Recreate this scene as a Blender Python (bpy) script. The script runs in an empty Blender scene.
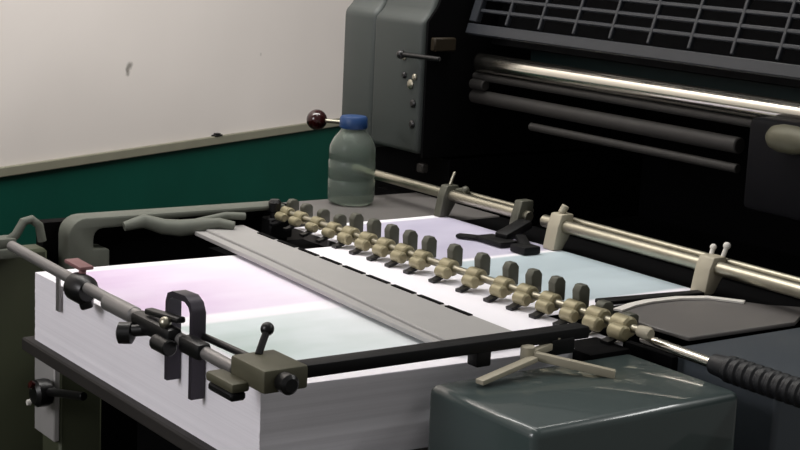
import bpy, bmesh, math, random
from mathutils import Vector, Matrix
random.seed(4)
C = bpy.context.scene.collection
S = bpy.context.scene
H = 0.80                      # height of the paper pile's top above the floor

# ------------------------------------------------------------------ camera
cam_d = bpy.data.cameras.new('camera'); cam = bpy.data.objects.new('camera', cam_d); C.objects.link(cam)
R0 = Vector((0.57255, 0.81871, 0.043574)); R1 = Vector((0.179016, -0.072972, -0.981136)); R2 = Vector((-0.800087, 0.56955, -0.188342))
m = Matrix((R0, -R1, -R2)).transposed().to_4x4()
m.translation = Vector((1.674727, -0.688832, 0.410978 + H))
cam.matrix_world = m
cam_d.sensor_width = 36; cam_d.lens = 72.0; cam_d.clip_start = 0.05
S.camera = cam

# ------------------------------------------------------------------ world, lamps, exposure
w = bpy.data.worlds.new('world'); S.world = w; w.use_nodes = True
w.node_tree.nodes['Background'].inputs[0].default_value = (0.92, 0.90, 0.88, 1)
w.node_tree.nodes['Background'].inputs[1].default_value = 0.21

def area(name, loc, target, sx, sy, power, col=(1, 1, 1)):
    d = bpy.data.lights.new(name, 'AREA'); d.shape = 'RECTANGLE'; d.size = sx; d.size_y = sy; d.energy = power; d.color = col
    o = bpy.data.objects.new(name, d); C.objects.link(o); o.location = loc
    o.rotation_euler = (Vector(target) - Vector(loc)).to_track_quat('-Z', 'Y').to_euler()
    return o
area('key_light', (0.12, -2.0, H + 0.90), (0.15, 0.2, H), 1.3, 0.9, 32, (1.0, 0.98, 1.0))  # added key light for the pile's front side and top, not a window
area('ceiling_light', (-0.30, 0.1, H + 1.75), (-0.30, 0.1, 0), 2.4, 0.25, 11, (1.0, 0.98, 0.94))
area('wall_fill_light', (-0.45, 0.15, H + 1.35), (-1.28, 0.70, H + 0.30), 2.6, 0.3, 43, (1.0, 0.97, 0.93))  # added fill that brightens the back wall and its reflection in the chrome
area('far_ceiling_light', (1.30, 1.9, H + 1.55), (.7, .3, H), 1.0, 0.25, 13, (1.0, 1.0, 0.98))
S.view_settings.view_transform = 'Standard'; S.view_settings.look = 'None'
S.view_settings.gamma = 1; S.view_settings.use_curve_mapping = False
S.view_settings.exposure = 0.0

# ------------------------------------------------------------------ materials
def lin(c): return tuple(((v / 255) / 12.92 if v / 255 <= 0.04045 else ((v / 255 + 0.055) / 1.055) ** 2.4) for v in c) + (1,)
def mat(name, rgb, rough=0.5, metal=0.0, var=0.15, scale=18.0, bump=0.0, coat=0.0, trans=0.0, ior=1.45, spec=0.5):
    mt = bpy.data.materials.new(name); mt.use_nodes = True
    nt = mt.node_tree; b = nt.nodes['Principled BSDF']
    b.inputs['Roughness'].default_value = rough; b.inputs['Metallic'].default_value = metal
    b.inputs['Coat Weight'].default_value = coat; b.inputs['Transmission Weight'].default_value = trans; b.inputs['IOR'].default_value = ior
    b.inputs['Specular IOR Level'].default_value = spec
    tc = nt.nodes.new('ShaderNodeTexCoord'); nz = nt.nodes.new('ShaderNodeTexNoise')
    nz.inputs['Scale'].default_value = scale; nz.inputs['Detail'].default_value = 4
    nt.links.new(tc.outputs['Object'], nz.inputs['Vector'])
    mx = nt.nodes.new('ShaderNodeMix'); mx.data_type = 'RGBA'
    c = lin(rgb)
    mx.inputs[6].default_value = tuple(v * (1 - var) for v in c[:3]) + (1,)
    mx.inputs[7].default_value = tuple(min(1, v * (1 + var)) for v in c[:3]) + (1,)
    nt.links.new(nz.outputs['Fac'], mx.inputs[0]); nt.links.new(mx.outputs[2], b.inputs['Base Color'])
    if bump:
        bp = nt.nodes.new('ShaderNodeBump'); bp.inputs['Strength'].default_value = bump; bp.inputs['Distance'].default_value = 0.002
        nt.links.new(nz.outputs['Fac'], bp.inputs['Height']); nt.links.new(bp.outputs['Normal'], b.inputs['Normal'])
    return mt

M = dict(
    cream=mat('cream_wall_paint', (221, 214, 209), 0.85, var=0.05, scale=5, bump=0.2),
    green=mat('dark_green_wall_paint', (6, 66, 54), 0.6, var=0.25, scale=6, spec=0.2),
    strip=mat('grey_trim_paint', (128, 126, 110), 0.6),
    floor=mat('worn_concrete', (70, 68, 60), 0.85, scale=9, bump=0.3),
    grey=mat('grey_enamel', (54, 59, 57), 0.55, var=0.1, scale=7),
    grey2=mat('grey_enamel_lower', (60, 65, 63), 0.5, var=0.1, scale=7),
    guard=mat('dark_grey_guard_paint', (33, 36, 41), 0.5),
    black=mat('black_paint', (9, 9, 10), 0.55, spec=0.25),
    void=mat('ink_black_interior', (3, 3, 4), 0.8, spec=0.08),
    navy=mat('navy_black_paint', (4, 4, 8), 0.6, spec=0.12),
    teal=mat('dark_teal_paint', (10, 28, 28), 0.55, spec=0.3),
    chrome=mat('polished_chrome', (238, 234, 222), 0.2, 1.0, var=0.06),
    steel=mat('brushed_steel', (170, 166, 150), 0.35, 1.0, var=0.12, scale=40),
    dullsteel=mat('dull_roller_steel', (42, 40, 38), 0.6, 0.2, var=0.2, scale=30),
    alu=mat('satin_aluminium', (160, 158, 156), 0.5, 0.1, var=0.06, scale=25),
    brass=mat('aged_brass', (146, 138, 110), 0.42, 0.35, var=0.25, scale=60),
    tab=mat('oiled_grey_steel', (80, 80, 70), 0.5, 0.3, var=0.25, scale=60),
    cast=mat('olive_cast_iron', (84, 82, 66), 0.5, 0.25, var=0.2, scale=40),
    frame=mat('grey_green_cast_frame', (92, 95, 86), 0.6, var=0.15, scale=14),
    olive=mat('dark_olive_enamel', (64, 68, 50), 0.6, var=0.25, scale=8),
    rodgrey=mat('grey_steel_rod', (135, 133, 132), 0.35, 0.6, var=0.15, scale=40),
    cover=mat('dark_green_grey_enamel', (60, 72, 71), 0.32, var=0.08, scale=6, coat=0.5),
    cover2=mat('slate_blue_enamel', (60, 66, 72), 0.4, var=0.1, scale=6),
    table=mat('grey_feed_table', (98, 95, 93), 0.45, 0.0, var=0.12, scale=10),
    beige=mat('beige_painted_metal', (166, 159, 140), 0.5, 0.1, var=0.15, scale=40),
    board=mat('dark_pile_board', (34, 31, 29), 0.7, var=0.25, scale=12),
    blackplastic=mat('black_plastic', (12, 12, 13), 0.35),
    rubber=mat('black_rubber', (22, 23, 26), 0.5),
    red=mat('dark_red_bakelite', (38, 5, 6), 0.2, coat=0.4),
    pinkred=mat('faded_red_metal', (120, 82, 82), 0.6),
    cap=mat('blue_bottle_cap', (24, 56, 100), 0.45),
    white=mat('white_enamel', (215, 212, 205), 0.5),
)

def wall_material():
    """cream paint with a few scuff marks that have their own shape"""
    mt = M['cream']; nt = mt.node_tree; b = nt.nodes['Principled BSDF']
    src = b.inputs['Base Color'].links[0].from_socket
    tc = nt.nodes.new('ShaderNodeTexCoord'); nz = nt.nodes.new('ShaderNodeTexNoise'); nz.inputs['Scale'].default_value = 60
    nt.links.new(tc.outputs['Object'], nz.inputs['Vector'])
    for (sx, z, r, k) in ((-.063, .165, .010, .75), (-.068, .148, .008, .6), (-.07, .156, .007, .7), (.156, -.012, .006, .45), (.42, -.01, .004, .4), (.36, .165, .004, .3)):
        cmb = nt.nodes.new('ShaderNodeVectorMath'); cmb.operation = 'DISTANCE'; cmb.inputs[1].default_value = (sx, 0, z)
        nt.links.new(tc.outputs['Object'], cmb.inputs[0])
        ad = nt.nodes.new('ShaderNodeMath'); ad.operation = 'MULTIPLY_ADD'; ad.inputs[1].default_value = 0.012; ad.inputs[2].default_value = -0.006
        nt.links.new(nz.outputs['Fac'], ad.inputs[0])
        a2 = nt.nodes.new('ShaderNodeMath'); a2.operation = 'ADD'
        nt.links.new(cmb.outputs['Value'], a2.inputs[0]); nt.links.new(ad.outputs[0], a2.inputs[1])
        mr = nt.nodes.new('ShaderNodeMapRange'); mr.inputs['From Min'].default_value = r; mr.inputs['From Max'].default_value = r * 0.3
        mr.inputs['To Min'].default_value = 0; mr.inputs['To Max'].default_value = k
        nt.links.new(a2.outputs[0], mr.inputs['Value'])
        mx = nt.nodes.new('ShaderNodeMix'); mx.data_type = 'RGBA'; mx.inputs[7].default_value = lin((96, 92, 84))
        nt.links.new(mr.outputs[0], mx.inputs[0]); nt.links.new(src, mx.inputs[6]); src = mx.outputs[2]
    nt.links.new(src, b.inputs['Base Color'])
wall_material()

def bottle_material():
    mt = mat('clear_plastic', (186, 196, 187), 0.14, trans=0.88, ior=1.2, var=0.03)
    return mt
M['plastic'] = bottle_material()

def pile_material():
    """white paper edges with fine layers"""
    mt = bpy.data.materials.new('stacked_paper'); mt.use_nodes = True
    nt = mt.node_tree; b = nt.nodes['Principled BSDF']; b.inputs['Roughness'].default_value = 0.8; b.inputs['Specular IOR Level'].default_value = 0.2
    tc = nt.nodes.new('ShaderNodeTexCoord'); mp = nt.nodes.new('ShaderNodeMapping'); mp.inputs['Scale'].default_value = (1.2, 1.2, 260)
    nz = nt.nodes.new('ShaderNodeTexNoise'); nz.inputs['Scale'].default_value = 2.5; nz.inputs['Detail'].default_value = 3
    cr = nt.nodes.new('ShaderNodeValToRGB')
    cr.color_ramp.elements[0].color = lin((237, 234, 240)); cr.color_ramp.elements[1].color = lin((244, 241, 247))
    cr.color_ramp.elements[0].position = 0.3; cr.color_ramp.elements[1].position = 0.65
    nt.links.new(tc.outputs['Object'], mp.inputs[0]); nt.links.new(mp.outputs[0], nz.inputs['Vector'])
    nt.links.new(nz.outputs['Fac'], cr.inputs[0]); nt.links.new(cr.outputs[0], b.inputs['Base Color'])
    return mt
M['pile'] = pile_material()

def print_material(name, rects):
    """white sheet with soft printed images: rects of (x0,x1,y0,y1, colour a, colour b)"""
    mt = bpy.data.materials.new(name); mt.use_nodes = True
    nt = mt.node_tree; b = nt.nodes['Principled BSDF']; b.inputs['Roughness'].default_value = 0.5; b.inputs['Specular IOR Level'].default_value = 0.3
    tc = nt.nodes.new('ShaderNodeTexCoord'); sp = nt.nodes.new('ShaderNodeSeparateXYZ'); nt.links.new(tc.outputs['Object'], sp.inputs[0])
    nz = nt.nodes.new('ShaderNodeTexNoise'); nz.inputs['Scale'].default_value = 7; nz.inputs['Detail'].default_value = 3
    mp = nt.nodes.new('ShaderNodeMapping'); mp.inputs['Scale'].default_value = (1.6, 0.8, 1)
    nt.links.new(tc.outputs['Object'], mp.inputs[0]); nt.links.new(mp.outputs[0], nz.inputs['Vector'])
    def rng(sock, a, bb):
        n = nt.nodes.new('ShaderNodeMapRange'); n.interpolation_type = 'SMOOTHSTEP'
        n.inputs['From Min'].default_value = a; n.inputs['From Max'].default_value = bb; nt.links.new(sock, n.inputs['Value']); return n.outputs[0]
    def mul(p, q):
        n = nt.nodes.new('ShaderNodeMath'); n.operation = 'MULTIPLY'; nt.links.new(p, n.inputs[0]); nt.links.new(q, n.inputs[1]); return n.outputs[0]
    base = nt.nodes.new('ShaderNodeRGB'); base.outputs[0].default_value = lin((243, 240, 246)); src = base.outputs[0]
    for (x0, x1, y0, y1, ca, cb, soft) in rects:
        e = 0.006
        f = mul(mul(rng(sp.outputs['X'], x0 - e, x0 + e), rng(sp.outputs['X'], x1 + e, x1 - e)), mul(rng(sp.outputs['Y'], y0 - e, y0 + e), rng(sp.outputs['Y'], y1 + soft, y1 - soft)))
        cm = nt.nodes.new('ShaderNodeMix'); cm.data_type = 'RGBA'; cm.inputs[6].default_value = lin(ca); cm.inputs[7].default_value = lin(cb)
        ns = nt.nodes.new('ShaderNodeMapRange'); ns.inputs['From Min'].default_value = 0.36; ns.inputs['From Max'].default_value = 0.64
        nt.links.new(nz.outputs['Fac'], ns.inputs['Value']); nt.links.new(ns.outputs[0], cm.inputs[0])
        mx = nt.nodes.new('ShaderNodeMix'); mx.data_type = 'RGBA'
        nt.links.new(f, mx.inputs[0]); nt.links.new(src, mx.inputs[6]); nt.links.new(cm.outputs[2], mx.inputs[7]); src = mx.outputs[2]
    nt.links.new(src, b.inputs['Base Color'])
    return mt
M['print1'] = print_material('printed_paper_pink_green', [
    (.022, .252, .03, .20, (214, 190, 220), (228, 212, 234), .17),
    (.285, .490, .03, .22, (184, 200, 196), (212, 222, 224), .17)])
M['print2'] = print_material('printed_paper_lavender_cyan', [
    (-.10, .14, .455, .66, (176, 172, 192), (190, 186, 204), .004),
    (.15, .375, .455, .66, (172, 186, 192), (186, 200, 206), .004)])

# ------------------------------------------------------------------ builders (coordinates relative to the pile's top far-left corner)
class MB:
    def __init__(s): s.bm = bmesh.new()
    def merge(s, b2, mtx=None):
        if mtx: b2.transform(mtx)
        t = bpy.data.meshes.new('t'); b2.to_mesh(t); b2.free(); s.bm.from_mesh(t); bpy.data.meshes.remove(t); return s
    def box(s, x0, x1, y0, y1, z0, z1, bev=0.0, seg=2, mtx=None):
        b = bmesh.new(); bmesh.ops.create_cube(b, size=1)
        bmesh.ops.scale(b, vec=(x1 - x0, y1 - y0, z1 - z0), verts=b.verts)
        bmesh.ops.translate(b, vec=((x0 + x1) / 2, (y0 + y1) / 2, (z0 + z1) / 2), verts=b.verts)
        if bev: bmesh.ops.bevel(b, geom=b.edges[:], offset=bev, segments=seg, profile=0.5, affect='EDGES')
        return s.merge(b, mtx)
    def bar(s, p, q, wd, ht, bev=0.0, up=(0, 0, 1)):
        p, q = Vector(p), Vector(q); d = (q - p); L = d.length; d.normalize()
        side = Vector(up).cross(d).normalized(); u2 = d.cross(side)
        mt = Matrix((d, side, u2)).transposed().to_4x4(); mt.translation = p
        return s.box(0, L, -wd / 2, wd / 2, -ht / 2, ht / 2, bev, 2, mt)
    def lathe(s, p, axis, prof, n=24):
        """prof: list of (distance along axis, radius)"""
        p = Vector(p); a = Vector(axis).normalized(); e = a.orthogonal().normalized(); g = a.cross(e)
        b = bmesh.new(); rings = []
        for (t, r) in prof:
            if r <= 1e-6: rings.append([b.verts.new(p + a * t)])
            else: rings.append([b.verts.new(p + a * t + (e * math.cos(2 * math.pi * k / n) + g * math.sin(2 * math.pi * k / n)) * r) for k in range(n)])
        for r0, r1 in zip(rings, rings[1:]):
            for k in range(n):
                k2 = (k + 1) % n
                if len(r0) == 1 and len(r1) == 1: continue
                if len(r0) == 1: b.faces.new((r0[0], r1[k2], r1[k]))
                elif len(r1) == 1: b.faces.new((r0[k], r0[k2], r1[0]))
                else: b.faces.new((r0[k], r0[k2], r1[k2], r1[k]))
        if len(rings[0]) > 1: b.faces.new(rings[0][::-1])
        if len(rings[-1]) > 1: b.faces.new(rings[-1])
        bmesh.ops.recalc_face_normals(b, faces=b.faces)
        return s.merge(b)
    def rod(s, p, q, r, n=20, ch=0.15):
        L = (Vector(q) - Vector(p)).length; c = r * ch
        return s.lathe(p, Vector(q) - Vector(p), [(0, r - c), (c, r), (L - c, r), (L, r - c)], n)
    def ball(s, p, r, n=20):
        return s.lathe(Vector(p) - Vector((0, 0, r)), (0, 0, 1), [(r - r * math.cos(math.pi * k / 12), r * math.sin(math.pi * k / 12)) for k in range(13)], n)
    def prism(s, poly, axis, a0, a1, bev=0.0, seg=2):
        """poly: 2D points in the plane of the two other axes; axis 0,1,2"""
        b = bmesh.new()
        def pt(u, v, a): return {0: (a, u, v), 1: (u, a, v), 2: (u, v, a)}[axis]
        lo = [b.verts.new(pt(u, v, a0)) for u, v in poly]; hi = [b.verts.new(pt(u, v, a1)) for u, v in poly]
        b.faces.new(lo[::-1]); b.faces.new(hi); n = len(poly)
        for k in range(n): b.faces.new((lo[k], lo[(k + 1) % n], hi[(k + 1) % n], hi[k]))
        bmesh.ops.recalc_face_normals(b, faces=b.faces)
        if bev: bmesh.ops.bevel(b, geom=b.edges[:], offset=bev, segments=seg, profile=0.5, affect='EDGES')
        return s.merge(b)
    def path(s, pts, wd, ht, up=(0, 0, 1)):
        """flat bar of section wd x ht bent along pts; wd is across, ht along the bend normal; the width axis is `up`"""
        b = bmesh.new(); pts = [Vector(p) for p in pts]; wv = Vector(up).normalized(); rings = []
        for k, p in enumerate(pts):
            d = (pts[min(k + 1, len(pts) - 1)] - pts[max(k - 1, 0)]).normalized(); nn = d.cross(wv).normalized()
            rings.append([b.verts.new(p + wv * i * wd / 2 + nn * j * ht / 2) for i, j in ((-1, -1), (1, -1), (1, 1), (-1, 1))])
        for r0, r1 in zip(rings, rings[1:]):
            for k in range(4): b.faces.new((r0[k], r0[(k + 1) % 4], r1[(k + 1) % 4], r1[k]))
        b.faces.new(rings[0]); b.faces.new(rings[-1][::-1]); bmesh.ops.recalc_face_normals(b, faces=b.faces)
        return s.merge(b)
    def tube(s, pts, r, n=14):
        b = bmesh.new(); pts = [Vector(p) for p in pts]; rings = []
        ref = Vector((0.13, 0.31, 0.94))
        for k, p in enumerate(pts):
            d = (pts[min(k + 1, len(pts) - 1)] - pts[max(k - 1, 0)]).normalized(); e = d.cross(ref).normalized(); g = d.cross(e)
            rr = r[k] if isinstance(r, (list, tuple)) else r
            rings.append([b.verts.new(p + (e * math.cos(2 * math.pi * j / n) + g * math.sin(2 * math.pi * j / n)) * rr) for j in range(n)])
        for r0, r1 in zip(rings, rings[1:]):
            for k in range(n): b.faces.new((r0[k], r0[(k + 1) % n], r1[(k + 1) % n], r1[k]))
        b.faces.new(rings[0][::-1]); b.faces.new(rings[-1]); bmesh.ops.recalc_face_normals(b, faces=b.faces)
        return s.merge(b)
    def build(s, name, material, parent=None, loc=None, label=None):
        """links ONE mesh object; coordinates become local to its origin (loc) or to its thing"""
        top = parent
        while top is not None and top.parent is not None: top = top.parent
        if parent is None: org = Vector(loc if loc is not None else (0, 0, 0)) + Vector((0, 0, H))
        else: org = top.location
        s.bm.transform(Matrix.Translation(Vector((0, 0, H)) - org))
        me = bpy.data.meshes.new(name); s.bm.to_mesh(me); s.bm.free()
        me.materials.append(material)
        me.shade_smooth(); me.set_sharp_from_angle(angle=math.radians(38))
        o = bpy.data.objects.new(name, me); C.objects.link(o)
        if parent is None: o.location = org
        else: o.parent = parent
        if label: o['label'] = label
        return o
def tag(o, label, cat, group=None):
    o['label'] = label; o['category'] = cat
    if group: o['group'] = group
    return o
def thing(name, label, cat, loc, group=None):
    o = bpy.data.objects.new(name, None); C.objects.link(o); o.location = Vector(loc) + Vector((0, 0, H)); o.empty_display_size = 0.05
    return tag(o, label, cat, group)
def structure(o): o['kind'] = 'structure'; return o

# ------------------------------------------------------------------ the room
b = MB(); b.box(-3.2, 3.4, -3.4, 3.6, -H - .1, -H); structure(b.build('floor', M['floor']))
WP = Vector((-1.2001, 0.7359, -0.0585)); WA = math.radians(112.952)
def on_wall(name, mb, material):
    """geometry in wall coordinates: x along the wall, y into it, z from the trim line"""
    me = bpy.data.meshes.new(name); mb.bm.to_mesh(me); mb.bm.free(); me.materials.append(material)
    o = bpy.data.objects.new(name, me); C.objects.link(o); o.location = WP + Vector((0, 0, H)); o.rotation_euler = (0, 0, WA); return o
zf = -H - WP.z
b = MB(); b.box(-3.4, 2.8, 0, .12, 0, 1.75); structure(on_wall('wall_back', b, M['cream']))
b = MB(); b.box(-3.4, 2.8, 0.0, .12, zf, -.0005); structure(on_wall('wall_back_lower', b, M['green']))
b = MB(); b.box(-3.4, 2.8, -.010, -.0003, -.016, .002, .002); structure(on_wall('trim_1', b, M['strip']))
b = MB(); b.box(-.011, .014, -.006, .006, 0, .003, .001); b.box(-.004, .008, -.005, .005, .003, .006, .001)
o = on_wall('pencil_stub', b, M['blackplastic']); o.name = 'scrap'
o.location = WP + Vector((math.cos(WA), math.sin(WA), 0)) * .205 + Vector((.92, .39, 0)) * .006 + Vector((0, 0, H + .0022))
tag(o, 'small dark scrap lying on the grey wall trim above the green paint', 'scrap')

# ------------------------------------------------------------------ printing press
press = thing('printing_press', 'large dark offset printing press with grey side housing, slotted guard and chrome roller', 'printing press', (0.1, .9, -H))
b = MB()
prof = [(.70, .065), (.70, .262), (.715, .275), (.79, .47), (1.25, .47), (1.25, .065)]
b.prism(prof, 0, -.368, -.243, .007, 3); hs = b.build('side_housing', M['grey'], press)
b = MB(); prof2 = [(.704, .055), (.704, .266), (.719, .279), (.79, .47), (1.25, .47), (1.25, .055)]
b.prism(prof2, 0, -.463, -.3725, .010, 3); b.build('end_cover', M['grey2'], press)
for (x, z, r) in ((-.264, .168, .0075), (-.254, .180, .005), (-.284, .206, .004)):
    b = MB(); b.lathe((x, .702, z), (0, -1, 0), [(0, r), (.004, r), (.006, r * .6), (.006, 0)], 10); b.build('bolt', M['steel'], press, label='bright steel bolt')
for (x, z, r) in ((-.256, .140, .0065), (-.256, .109, .0065), (-.281, .180, .005)):
    b = MB(); b.lathe((x, .702, z), (0, -1, 0), [(0, r), (.004, r), (.006, r * .6), (.006, 0)], 10); b.build('bolt', M['blackplastic'], press, label='black bolt')
b = MB(); b.prism([(.708, .06), (.708, .262), (.725, .285), (.80, .47), (1.2, .47), (1.2, .06)], 0, -.2425, -.2375); b.box(-.44, -.238, .76, 1.2, -.10, .055); b.build('inner_frame', M['void'], press)
b = MB(); b.box(-.24, .85, 1.16, 1.20, -.1, .50); b.box(-.24, .85, .88, 1.16, .46, .50); b.build('back_panel', M['void'], press)
b = MB(); b.box(-.4, .49, .76, 1.25, -H, -.06); b.build('base_frame', M['void'], press)
b = MB(); b.box(.02, .49, .12, .738, -H, -.095); b.build('pile_lift', M['void'], press)
b = MB(); b.box(-.146, -.018, .30, .4455, -H, -.025); b.build('inner_panel', M['void'], press)
b = MB(); b.box(-.4, .49, .741, .759, -H, -.0125); b.build('front_panel', M['void'], press)
# guard with real slots, leaning back
lean = math.radians(18)
GX0, GX1 = -.224, .62
def gp(x, t, d=0): return (x, .77 + t * math.sin(lean) + d * math.cos(lean), .246 + t * math.cos(lean) - d * math.sin(lean))
b = MB()
def gbar(x0, x1, t0, t1, th):
    p = gp(0, (t0 + t1) / 2); rt = Matrix.Rotation(-lean, 4, 'X'); rt.translation = Vector((0, p[1], p[2]))
    b.box(x0, x1, -th / 2, th / 2, -(t1 - t0) / 2, (t1 - t0) / 2, .0012, 1, rt)
gbar(GX0, GX1, 0, .016, .010); gbar(GX0, GX1, .168, .19, .010)
gbar(GX0, GX0 + .018, .019, .168, .010)
for k in range(8): gbar(GX0 + .018, GX1, .016 + .0185 * (k + 1), .016 + .0185 * (k + 1) + .0055, .006)
xs = [-.065 + .0735 * k for k in range(-1, 10)]
for x in xs: gbar(x - .003, x + .003, .019, .168, .007)
b.build('guard_grille', M['guard'], press)
b = MB(); p = gp(0, .10, .05); rt = Matrix.Rotation(-lean, 4, 'X'); rt.translation = Vector((0, p[1], p[2])); b.box(-.22, GX1, -.004, .004, -.10, .10, 0, 1, rt); b.build('guard_backing', M['void'], press)
b = MB(); b.box(-.20, .8, .875, .885, .165, .30); b.build('ink_duct', M['teal'], press)
b = MB(); b.rod((-.228, .80, .2025), (.80, .80, .2025), .0140, 32); b.build('chrome_roller', M['chrome'], press, label='shiny chrome roller')
b = MB(); b.rod((-.30, .80, .1815), (.80, .80, .1815), .006, 16); b.build('guide_bar', M['dullsteel'], press)
b = MB(); b.rod((-.345, .80, .151), (.305, .80, .151), .0105, 24); b.build('ink_roller', M['dullsteel'], press)
b = MB(); b.rod((-.10, .80, .122), (.305, .80, .122), .006, 16); b.build('guide_bar', M['dullsteel'], press)
b = MB(); b.box(.365, .60, .745, .90, .085, .197, .008, 2); b.build('bearing_block', M['navy'], press)
b = MB(); b.lathe((.408, .735, .180), (1, 0, 0), [(0, 0), (.002, .008), (.008, .0135), (.02, .0165), (.04, .0165), (.055, .014), (.07, .013), (.07, 0)], 20); b.build('handle', M['cast'], press, label='rounded grey-green handle')
# small lever with black ball over the housing's inner edge
b = MB(); b.rod((-.272, .685, .212), (-.195, .70, .212), .0036, 10); lv = b.build('lever', M['blackplastic'], press)
b = MB(); b.ball((-.272, .685, .212), .007); b.build('knob', M['blackplastic'], lv)
b = MB(); b.box(-.2372, -.225, .712, .752, .220, .240, .002, 1); b.build('latch', mat('dark_brown_paint', (34, 28, 18), 0.6, spec=0.2), press, label='dark brown latch block')
b = MB(); b.rod((-.2372, .795, .170), (-.205, .795, .170), .008, 14); b.build('roller_bearing', M['dullsteel'], press)
b = MB(); b.box(-.258, -.242, .712, .724, .036, .050, .002, 1); b.build('catch', M['dullsteel'], press)
# side lever with the red ball behind the bottle
b = MB(); b.rod((-.445, .655, .0925), (-.41, .706, .090), .0032, 12); lv = b.build('lever', M['steel'], press, label='steel lever ending in a red ball')
b = MB(); b.ball((-.452, .655, .0925), .0165, 24); b.build('ball_knob', M['red'], lv, label='dark red ball')
# feed table
b = MB(); b.box(-.08, .50, .445, .738, -.012, -.003, .002, 1); b.build('feed_table', M['void'], press)
b = MB(); b.box(-.29, -.082, .446, .738, -.05, -.002, .002, 1); b.build('shelf', M['table'], press, label='grey shelf the bottle stands on')
b = MB(); b.prism([(.505, .474), (.556, .476), (.560, .632), (.52, .70), (.490, .665), (.446, .640), (.427, .60), (.420, .555), (.432, .495), (.448, .476)], 2, -.0015, .003, .001, 1); b.build('side_table', M['table'], press)

# ------------------------------------------------------------------ arch of the delivery frame at the far end
fr = thing('delivery_frame', 'grey cast side frame with rounded corner behind the paper pile', 'machine frame', (-.16, .1, -H))
out = []
for k in range(7):
    a = math.pi - k * math.pi / 2 / 6; out.append((.130 + .024 * math.cos(a), .002 + .024 * math.sin(a)))
inn = []
for k in range(5):
    a = math.pi / 2 + k * math.pi / 2 / 4; inn.append((.152 + .012 * math.cos(a), -.001 + .012 * math.sin(a)))
poly = [(.106, -.09)] + out + [(.420, .024), (.420, .0175), (.24, .0165), (.215, .011)] + inn + [(.140, -.014), (.162, -.016), (.162, -.09)]
b = MB(); b.prism(poly, 0, -.185, -.15, .003, 2); b.build('arch', M['frame'], fr)
b = MB(); b.box(-.21, -.188, .088, .4455, -H, .016); b.build('inner_panel', M['void'], fr)
b = MB(); b.box(-.20, -.165, -.9, .085, -H, -.012, .004, 1); b.build('side_panel', M['olive'], fr, label='dark olive lower panel')
b = MB(); b.box(-.165, -.14, -.60, .035, -.002, .010, .003); b.bar((-.15, -.05, -.008), (-.15, .045, -.008), .03, .012, .002); b.build('rail', M['frame'], fr)
b = MB(); b.tube([(-.15, .025, .004), (-.148, .036, .012), (-.148, .046, .028), (-.148, .056, .030), (-.148, .066, .022), (-.148, .070, .002)], .0055, 12); b.build('hook', M['frame'], fr)
b = MB(); b.lathe((-.13, -.01, .018), (0, 0, 1), [(0, .004), (.006, .004), (.008, 0)], 12); b.build('bolt', M['white'], fr, label='pale bolt head')

b = MB()
b.tube([(-.138, .175, .014), (-.134, .20, .020), (-.128, .225, .012), (-.12, .245, .010), (-.105, .262, .014), (-.09, .285, .019), (-.078, .30, .016)], [.006, .009, .010, .011, .010, .007, .006], 14)
b.tube([(-.122, .243, .012), (-.11, .275, .020), (-.1, .30, .026), (-.096, .325, .024)], .005, 12)
tag(b.build('link_arm', M['frame'], None, (-.12, .24, .01)), 'grey-brown curved link arm joining the cast frame to the flat plate', 'machine arm')

# ------------------------------------------------------------------ lower left post with knob
po = thing('support_post', 'grey metal post under the pile board with a black knob', 'post', (-.075, .06, -H))
b = MB(); b.box(-.1, -.046, .05, .105, -H, -.098, .003, 1); b.build('post', M['olive'], po)
b = MB(); b.prism([(-.104, -.104), (-.044, -.104), (-.044, -.222), (-.104, -.222)], 1, .042, .0495, .0015, 1); b.build('plate', M['alu'], po, label='pale grey plate')
b = MB(); b.lathe((-.045, .042, -.158), (0, -1, 0), [(0, .006), (.006, .006), (.006, .0155), (.012, .017), (.022, .0165), (.026, .012), (.026, 0)], 20); kn = b.build('knob', M['blackplastic'], po)
b = MB(); b.rod((-.042, .030, -.156), (.05, .038, -.138), .005, 12); b.build('handle', M['blackplastic'], kn)
b = MB(); b.lathe((-.045, .016, -.1475), (0, -1, .5), [(0, .005), (.004, .005), (.005, 0)], 12); b.build('red_marker', M['red'], kn, label='red dot')
b = MB(); b.lathe((-.058, .018, -.172), (0, -1, 0), [(0, .004), (.004, .0035), (.004, 0)], 12); b.build('pin', M['white'], kn, label='white pin end')

# ------------------------------------------------------------------ pile board, pile, sheets
b = MB(); b.box(-.016, .535, -.010, .43, -.094, -.0785, .002, 1); tag(b.build('pile_board', M['board'], None, (.26, .2, -.094)), 'dark flat board carrying the tall paper pile', 'board')
def pile_mesh():
    b = bmesh.new(); rnd = random.Random(3); lev = []; n = 26
    for k in range(n + 1):
        z = -.0785 + (.0775) * k / n; j = rnd.uniform(-.0002, .0002); e = rnd.uniform(-.0003, .0003)
        lev.append([b.verts.new(v) for v in ((0 + e, j, z), (.508 + e, j, z), (.530 + e, .409, z), (.014 + e, .409, z))])
    for a, c in zip(lev, lev[1:]):
        for k in range(4): b.faces.new((a[k], a[(k + 1) % 4], c[(k + 1) % 4], c[k]))
    b.faces.new(lev[0][::-1]); b.faces.new(lev[-1]); return b
b = MB(); b.merge(pile_mesh()); tag(b.build('paper_pile', M['pile']), 'thick stack of white paper sheets on the dark board', 'paper stack')
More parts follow.
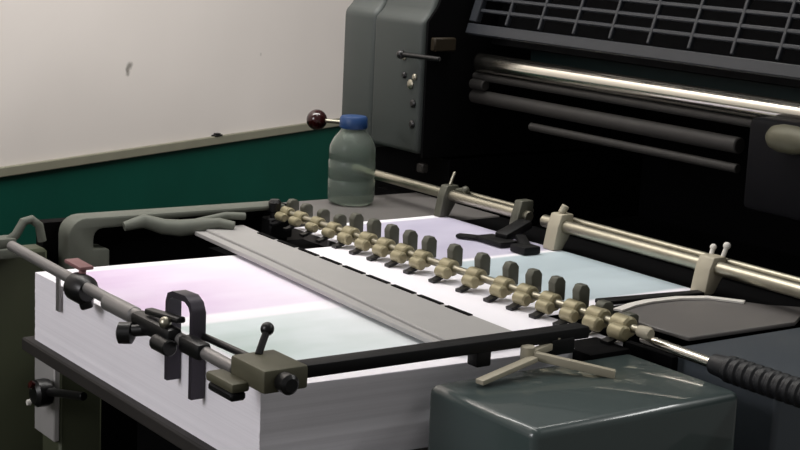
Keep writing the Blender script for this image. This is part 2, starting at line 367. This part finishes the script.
def sheet(name, corners, z, material, label, nx=14, ny=10, wave=.0005):
    bm = bmesh.new(); P = [Vector(c) for c in corners]; top = []; th = .0004
    def pt(u, v):
        p = (P[0] * (1 - u) + P[1] * u) * (1 - v) + (P[3] * (1 - u) + P[2] * u) * v
        return p.x, p.y, z + wave * (1 + math.sin(9 * u + 2 * v) * math.sin(7 * v)) / 2
    lay = []
    for dz in (0, th): lay.append([[bm.verts.new((x, y, zz + dz)) for (x, y, zz) in [pt(i / nx, j / ny) for i in range(nx + 1)]] for j in range(ny + 1)])
    for L, flip in ((lay[0], True), (lay[1], False)):
        for j in range(ny):
            for i in range(nx):
                f = [L[j][i], L[j][i + 1], L[j + 1][i + 1], L[j + 1][i]]; bm.faces.new(f[::-1] if flip else f)
    rim = [(0, i) for i in range(nx)] + [(j, nx) for j in range(ny)] + [(ny, i) for i in range(nx, 0, -1)] + [(j, 0) for j in range(ny, 0, -1)]
    for q in range(len(rim)):
        (j0, i0), (j1, i1) = rim[q], rim[(q + 1) % len(rim)]
        bm.faces.new((lay[0][j0][i0], lay[0][j1][i1], lay[1][j1][i1], lay[1][j0][i0]))
    b = MB(); b.merge(bm); return tag(b.build(name, material), label, 'printed sheet')
sheet('printed_sheet', [(0, .0, 0), (.508, 0, 0), (.530, .409, 0), (.014, .409, 0)], -.0009, M['print1'], 'printed sheet with one pink and one green image, topmost on the paper pile')
sheet('printed_sheet', [(-.115, .4105, 0), (.41, .4105, 0), (.40, .655, 0), (-.115, .655, 0)], -.0015, M['print2'], 'pale lavender and bluish sheet lying under the steel rail beyond the row of clips')

# ------------------------------------------------------------------ flat plate across the pile
b = MB()
b.prism([(-.10, .268), (.06, .258), (.261, .242), (.432, .226), (.50, .222), (.50, .3035), (.425, .306), (-.03, .320), (-.10, .326)], 2, .005, .012, .001, 1)
pl = thing('cover_plate', 'long flat satin grey plate lying across the paper pile beside the clips', 'plate', (.2, .28, .005))
b.build('plate', M['alu'], pl)
b = MB(); b.prism([(-.10, .255), (.06, .245), (.30, .226), (.48, .214), (.50, .222), (.432, .226), (.261, .242), (.06, .258), (-.10, .268)], 2, .0035, .009, .0008, 1); b.build('front_lip', M['alu'], pl)
for k in range(9):
    x0 = -.045 + k * .052; b = MB(); y = .3165 - .0307 * (x0 + .03)
    b.bar((x0, y, .0125), (x0 + .043, y - .0013, .0125), .0055, .0012); b.build('slot', M['void'], pl)

# ------------------------------------------------------------------ row of clips on a shaft
sh = thing('clip_shaft', 'shaft carrying a long row of brass clips with upright tabs', 'machine shaft', (.2, .412, .014))
b = MB(); b.rod((-.16, .412, .016), (.555, .412, .016), .0045, 16); b.build('shaft', M['steel'], sh)
def clip(x, h, big):
    k = big
    b = MB()
    b.rod((x - .012 * k, .412, .016), (x + .009 * k, .412, .016), .0095 * k, 18, .2); b.rod((x - .006, .400, .012), (x + .014 * k, .400, .012), .007 * k, 14, .25)
    c = b.build('clip', M['brass'], sh, label='brass clip with grey tab')
    b = MB(); w_ = .0075 * k
    b.prism([(.414, .016), (.428, .016), (.428, .016 + h * .8), (.424, .016 + h), (.416, .016 + h), (.412, .016 + h * .75)], 0, x - w_, x + w_ * .55, .0015, 2); b.build('tab', M['tab'], c)
    b = MB(); b.path([(x, .410, .011), (x, .400, .006), (x, .392, .0025), (x, .386, .0015)], .010 * k, .0035, (1, 0, 0)); b.build('foot', M['blackplastic'], c)
for i, x in enumerate([-.132, -.097, -.055, -.015, .023, .063, .102, .141, .180, .231, .283, .334, .374, .413, .452]): clip(x, .026 if i > 3 else .018, 1.0 if i > 3 else .85)
clip(.489, .016, 1.1); clip(.527, .012, 1.15)
b = MB(); b.lathe((-.150, .402, .008), (0, 0, 1), [(0, .006), (.006, .006), (.008, .0085), (.020, .009), (.024, .006), (.024, 0)], 16); b.build('end_knob', M['blackplastic'], sh, label='black end knob')
b = MB(); b.box(-.165, -.14, .39, .425, -.02, .0078, .002, 1); b.build('bracket', M['black'], sh)
b = MB(); b.lathe((.55, .412, .016), (1, 0, 0), [(0, .006), (.012, .007), (.016, .005), (.016, 0)], 16); b.build('end_collar', M['beige'], sh)

# ------------------------------------------------------------------ rail with brackets
ra = thing('guide_rail', 'steel guide rail with brackets running across in front of the dark press opening', 'rail', (.1, .66, 0))
b = MB(); b.rod((-.345, .66, .030), (.075, .66, .030), .0075, 20); b.rod((.105, .66, .030), (.80, .66, .030), .0085, 20); b.build('rail_tube', M['steel'], ra)
b = MB(); b.rod((-.10, .676, .034), (.06, .676, .034), .004, 14); b.rod((.13, .676, .036), (.80, .676, .036), .0045, 14); b.build('thin_tube', M['steel'], ra)
def bracket(x, w_, top, mt, lab):
    b = MB(); b.prism([(.640, -.0006), (.656, -.0006), (.672, .024), (.672, top), (.652, top), (.646, .03)], 0, x - w_, x + w_, .002, 2); c = b.build('bracket', mt, ra, label=lab); return c
c = bracket(-.105, .008, .044, M['tab'], 'grey bracket with two thumb screws')
b = MB(); b.rod((-.105, .662, .044), (-.103, .668, .062), .0025, 10); b.build('thumb_screw', M['steel'], c)
b = MB(); b.rod((-.097, .668, .036), (-.078, .668, .040), .004, 10); b.ball((-.077, .668, .040), .006, 12); b.build('thumb_screw', M['tab'], c)
c = bracket(.060, .008, .050, M['tab'], 'dark grey bracket at the end of the tube')
c = bracket(.138, .011, .046, M['beige'], 'beige bracket')
b = MB(); b.rod((.138, .66, .046), (.141, .664, .056), .005, 12); b.build('thumb_screw', M['beige'], c)
c = bracket(.405, .012, .043, M['beige'], 'beige bracket with bright screws')
b = MB(); b.rod((.396, .668, .040), (.395, .672, .050), .0028, 10); b.ball((.395, .672, .050), .004, 10); b.build('thumb_screw', M['white'], c)
b = MB(); b.rod((.412, .670, .04), (.414, .674, .054), .0028, 10); b.ball((.414, .674, .055), .0045, 10); b.build('thumb_screw', M['white'], c)
# black hold-down foot hanging from the rail on the sheet
b = MB()
b.bar((.075, .655, .022), (.085, .605, .008), .022, .012, .003); b.bar((.055, .60, .004), (.11, .60, .004), .03, .007, .002); b.bar((.03, .575, .003), (.07, .60, .004), .014, .005, .002)
b.bar((.10, .625, .010), (.145, .600, .005), .014, .008, .002); b.box(.128, .158, .585, .612, .0, .010, .002)
tag(b.build('hold_down_foot', M['black'], None, (.09, .60, 0)), 'black hold-down foot resting on the sheet under the rail', 'machine foot')

# dark edge guard beside the sheet
b = MB(); b.prism([(.385, .500), (.402, .498), (.418, .640), (.404, .642)], 2, -.001, .004, .001, 1); tag(b.build('edge_guard', M['black'], None, (.4, .55, 0)), 'thin dark edge strip at the near end of the bluish sheet', 'guide strip')
b = MB()
b.path([(.440, .484, .0045), (.429, .515, .0045), (.424, .545, .0045), (.427, .588, .0045), (.440, .622, .0045), (.474, .645, .0045)], .002, .011, (0, 0, 1)); tag(b.build('curved_strip', M['white'], None, (.43, .55, 0)), 'curved whitish metal strip along the dark side table', 'metal strip')

# ------------------------------------------------------------------ front rod with stops
M['tab2'] = mat('dark_steel_strap', (58, 54, 62), 0.4, 0.4, var=0.15)
rd = thing('stop_rod', 'steel rod with black collars and clamps along the front of the paper pile', 'machine rod', (.25, -.02, .02))
b = MB(); b.rod((-.02, -.02, .028), (.499, -.021, .0185), .0060, 18); b.build('rod', M['rodgrey'], rd)
b = MB(); b.lathe((.158, -.02, .028), (1, 0, 0), [(0, .011), (.003, .0155), (.022, .0155), (.03, .010), (.03, 0)], 20); b.bar((.172, -.02, .030), (.175, -.014, .008), .022, .014, .003); cl = b.build('collar', M['blackplastic'], rd)
b = MB(); b.bar((.136, -.016, .0455), (.172, -.014, .0435), .016, .004, .001); b.rod((.168, -.018, .030), (.166, -.016, .0445), .004, 10); b.build('tag', M['pinkred'], rd, label='faded red tab')
b = MB(); b.rod((.235, -.02, .028), (.30, -.02, .028), .0088, 18, .3); b.build('sleeve', M['rodgrey'], rd)
b = MB(); b.rod((.322, -.045, .021), (.345, -.02, .026), .006, 12); b.lathe((.318, -.048, .019), (.65, .76, .05), [(0, .006), (.002, .0105), (.014, .0105), (.017, .006), (.017, 0)], 16); b.build('thumb_knob', M['blackplastic'], rd)
b = MB(); b.bar((.315, -.026, .030), (.395, -.026, .030), .016, .017, .004); b.bar((.335, -.024, .042), (.395, -.020, .046), .010, .006, .002); b.rod((.372, -.034, .022), (.40, -.034, .022), .008, 12); st = b.build('stop_block', M['blackplastic'], rd)
b = MB(); b.ball((.382, -.030, .034), .006, 12); b.build('screw', M['steel'], rd)
b = MB(); b.path([(.355, -.008, -.030), (.355, -.008, .02), (.355, -.008, .046), (.358, -.008, .053), (.366, -.008, .056), (.391, -.008, .057), (.400, -.008, .053), (.404, -.008, .046), (.404, -.008, .02), (.404, -.008, -.036)], .014, .006, (0, 1, 0)); b.build('strap', M['tab2'], rd, label='dark steel strap bent like an upturned U')
b = MB(); b.path([(.075, -.010, .018), (.075, -.004, .02), (.075, -.004, .006), (.075, -.004, -.028)], .009, .002, (1, 0, 0)); b.build('finger', M['rodgrey'], rd)
b = MB(); b.bar((.405, -.022, .028), (.445, -.022, .028), .015, .016, .004); b.build('sleeve', M['blackplastic'], rd)
b = MB(); b.rod((.40, -.002, .031), (.50, .002, .031), .0035, 12); b.build('thin_rod', M['blackplastic'], rd)
for o in rd.children:
    if o.name.split('.')[0] in ('collar', 'sleeve', 'thumb_knob', 'stop_block', 'thin_rod'): o.location.z -= .008
    if o.name.startswith('tag'): o.location.z -= .003
# end clamp
b = MB(); b.box(.512, .570, -.034, .010, .016, .037, .003, 2); b.box(.497, .545, -.050, -.032, .012, .021, .003, 2); ec = b.build('end_clamp', M['cast'], rd)
b = MB(); b.rod((.522, -.012, .036), (.512, .002, .054), .0034, 12); b.ball((.511, .003, .055), .0062, 14); b.build('clamp_lever', M['blackplastic'], ec)
b = MB(); b.lathe((.568, -.016, .026), (1, 0, 0), [(0, .007), (.004, .009), (.014, .009), (.017, .006), (.017, 0)], 16); b.build('clamp_knob', M['blackplastic'], ec)
b = MB(); b.box(.500, .542, -.049, -.034, .004, .0118, .002, 1); b.build('lower_jaw', M['black'], ec)

# black cross bar at the near end
b = MB(); b.bar((.546, .013, .026), (.540, .345, .022), .020, .012, .002); b.box(.536, .552, .205, .222, .004, .02, .002); b.box(.537, .552, .295, .325, .004, .02, .002)
tag(b.build('cross_bar', M['black'], None, (.55, .2, .02)), 'straight black bar lying across the near end of the paper pile', 'machine bar')

# ------------------------------------------------------------------ beige links
b = MB(); b.bar((.578, .188, .0), (.566, .262, .010), .010, .005, .001); tag(b.build('link_arm', M['beige'], None, (.57, .22, 0)), 'flat beige link strip between black bar and dark green cover, nearest the pile', 'machine arm')
b = MB(); b.bar((.556, .262, .012), (.610, .325, -.002), .008, .008, .001); b.rod((.556, .262, .004), (.556, .262, .020), .007, 14); b.bar((.558, .262, .012), (.545, .305, .014), .008, .007, .001); b.rod((.545, .305, .008), (.545, .305, .022), .006, 14)
tag(b.build('link_arm', M['beige'], None, (.57, .29, 0)), 'forked beige link arm with round ends at the end of the black bar', 'machine arm')

# ------------------------------------------------------------------ covers at lower right
b = MB(); b.box(.546, .700, .153, .402, -H, -.005, .009, 4); tag(b.build('gear_cover', M['cover'], None, (.62, .36, -H)), 'glossy dark green-grey box cover with rounded edges in the near foreground', 'machine cover')
b = MB(); b.box(.563, .703, .447, 1.0, -H, -.001, .006, 3); tag(b.build('side_cover', M['cover2'], None, (.8, .6, -H)), 'slate blue machine cover under the ribbed black handle', 'machine cover')
hd = thing('ribbed_handle', 'ribbed black rubber handle on a shiny steel rod', 'handle', (.70, .425, 0))
b = MB(); b.rod((.540, .427, .004), (.645, .423, .004), .0055, 18); b.build('rod', M['chrome'], hd, label='shiny steel rod')
b = MB(); prf = [(0, .006), (.002, .010), (.018, .0115)]
for k in range(14): t = .02 + k * .0105; prf += [(t, .0115), (t + .002, .0134), (t + .006, .0134), (t + .008, .0115)]
prf += [(.175, .011), (.175, 0)]
b.lathe((.640, .423, .004), (1, .03, -.01), prf, 20); b.build('grip', M['rubber'], hd)
b = MB(); b.box(.50, .553, .345, .40, -.03, .0, .003); b.box(.51, .58, .43, .44, -.03, -.006, .003); tag(b.build('bearing_bracket', M['void'], None, (.55, .38, -.03)), 'black bracket below the near end of the clip shaft', 'machine bracket')

# ------------------------------------------------------------------ bottle
bx, by = -.246, .588
bt = thing('water_bottle', 'squat clear plastic bottle with a blue cap beside the grey press housing', 'bottle', (bx, by, -.0015))
b = MB()
op = [(0, 0), (0, .028), (.004, .033), (.012, .0345), (.034, .0345), (.037, .033), (.040, .0345), (.062, .0345), (.065, .033), (.068, .0345), (.084, .0335), (.096, .028), (.104, .021), (.108, .018), (.114, .0175)]
ip = [(t, max(r - .0014, 0)) for t, r in op[::-1] if t > .003] + [(.003, 0)]
b.lathe((bx, by, -.0015), (0, 0, 1), op + ip, 32); b.build('bottle_body', M['plastic'], bt)
b = MB(); b.lathe((bx, by, .109), (0, 0, 1), [(0, .0195), (.002, .0205), (.015, .0200), (.0175, .018), (.018, 0)], 32); b.build('bottle_cap', M['cap'], bt, label='blue screw cap')
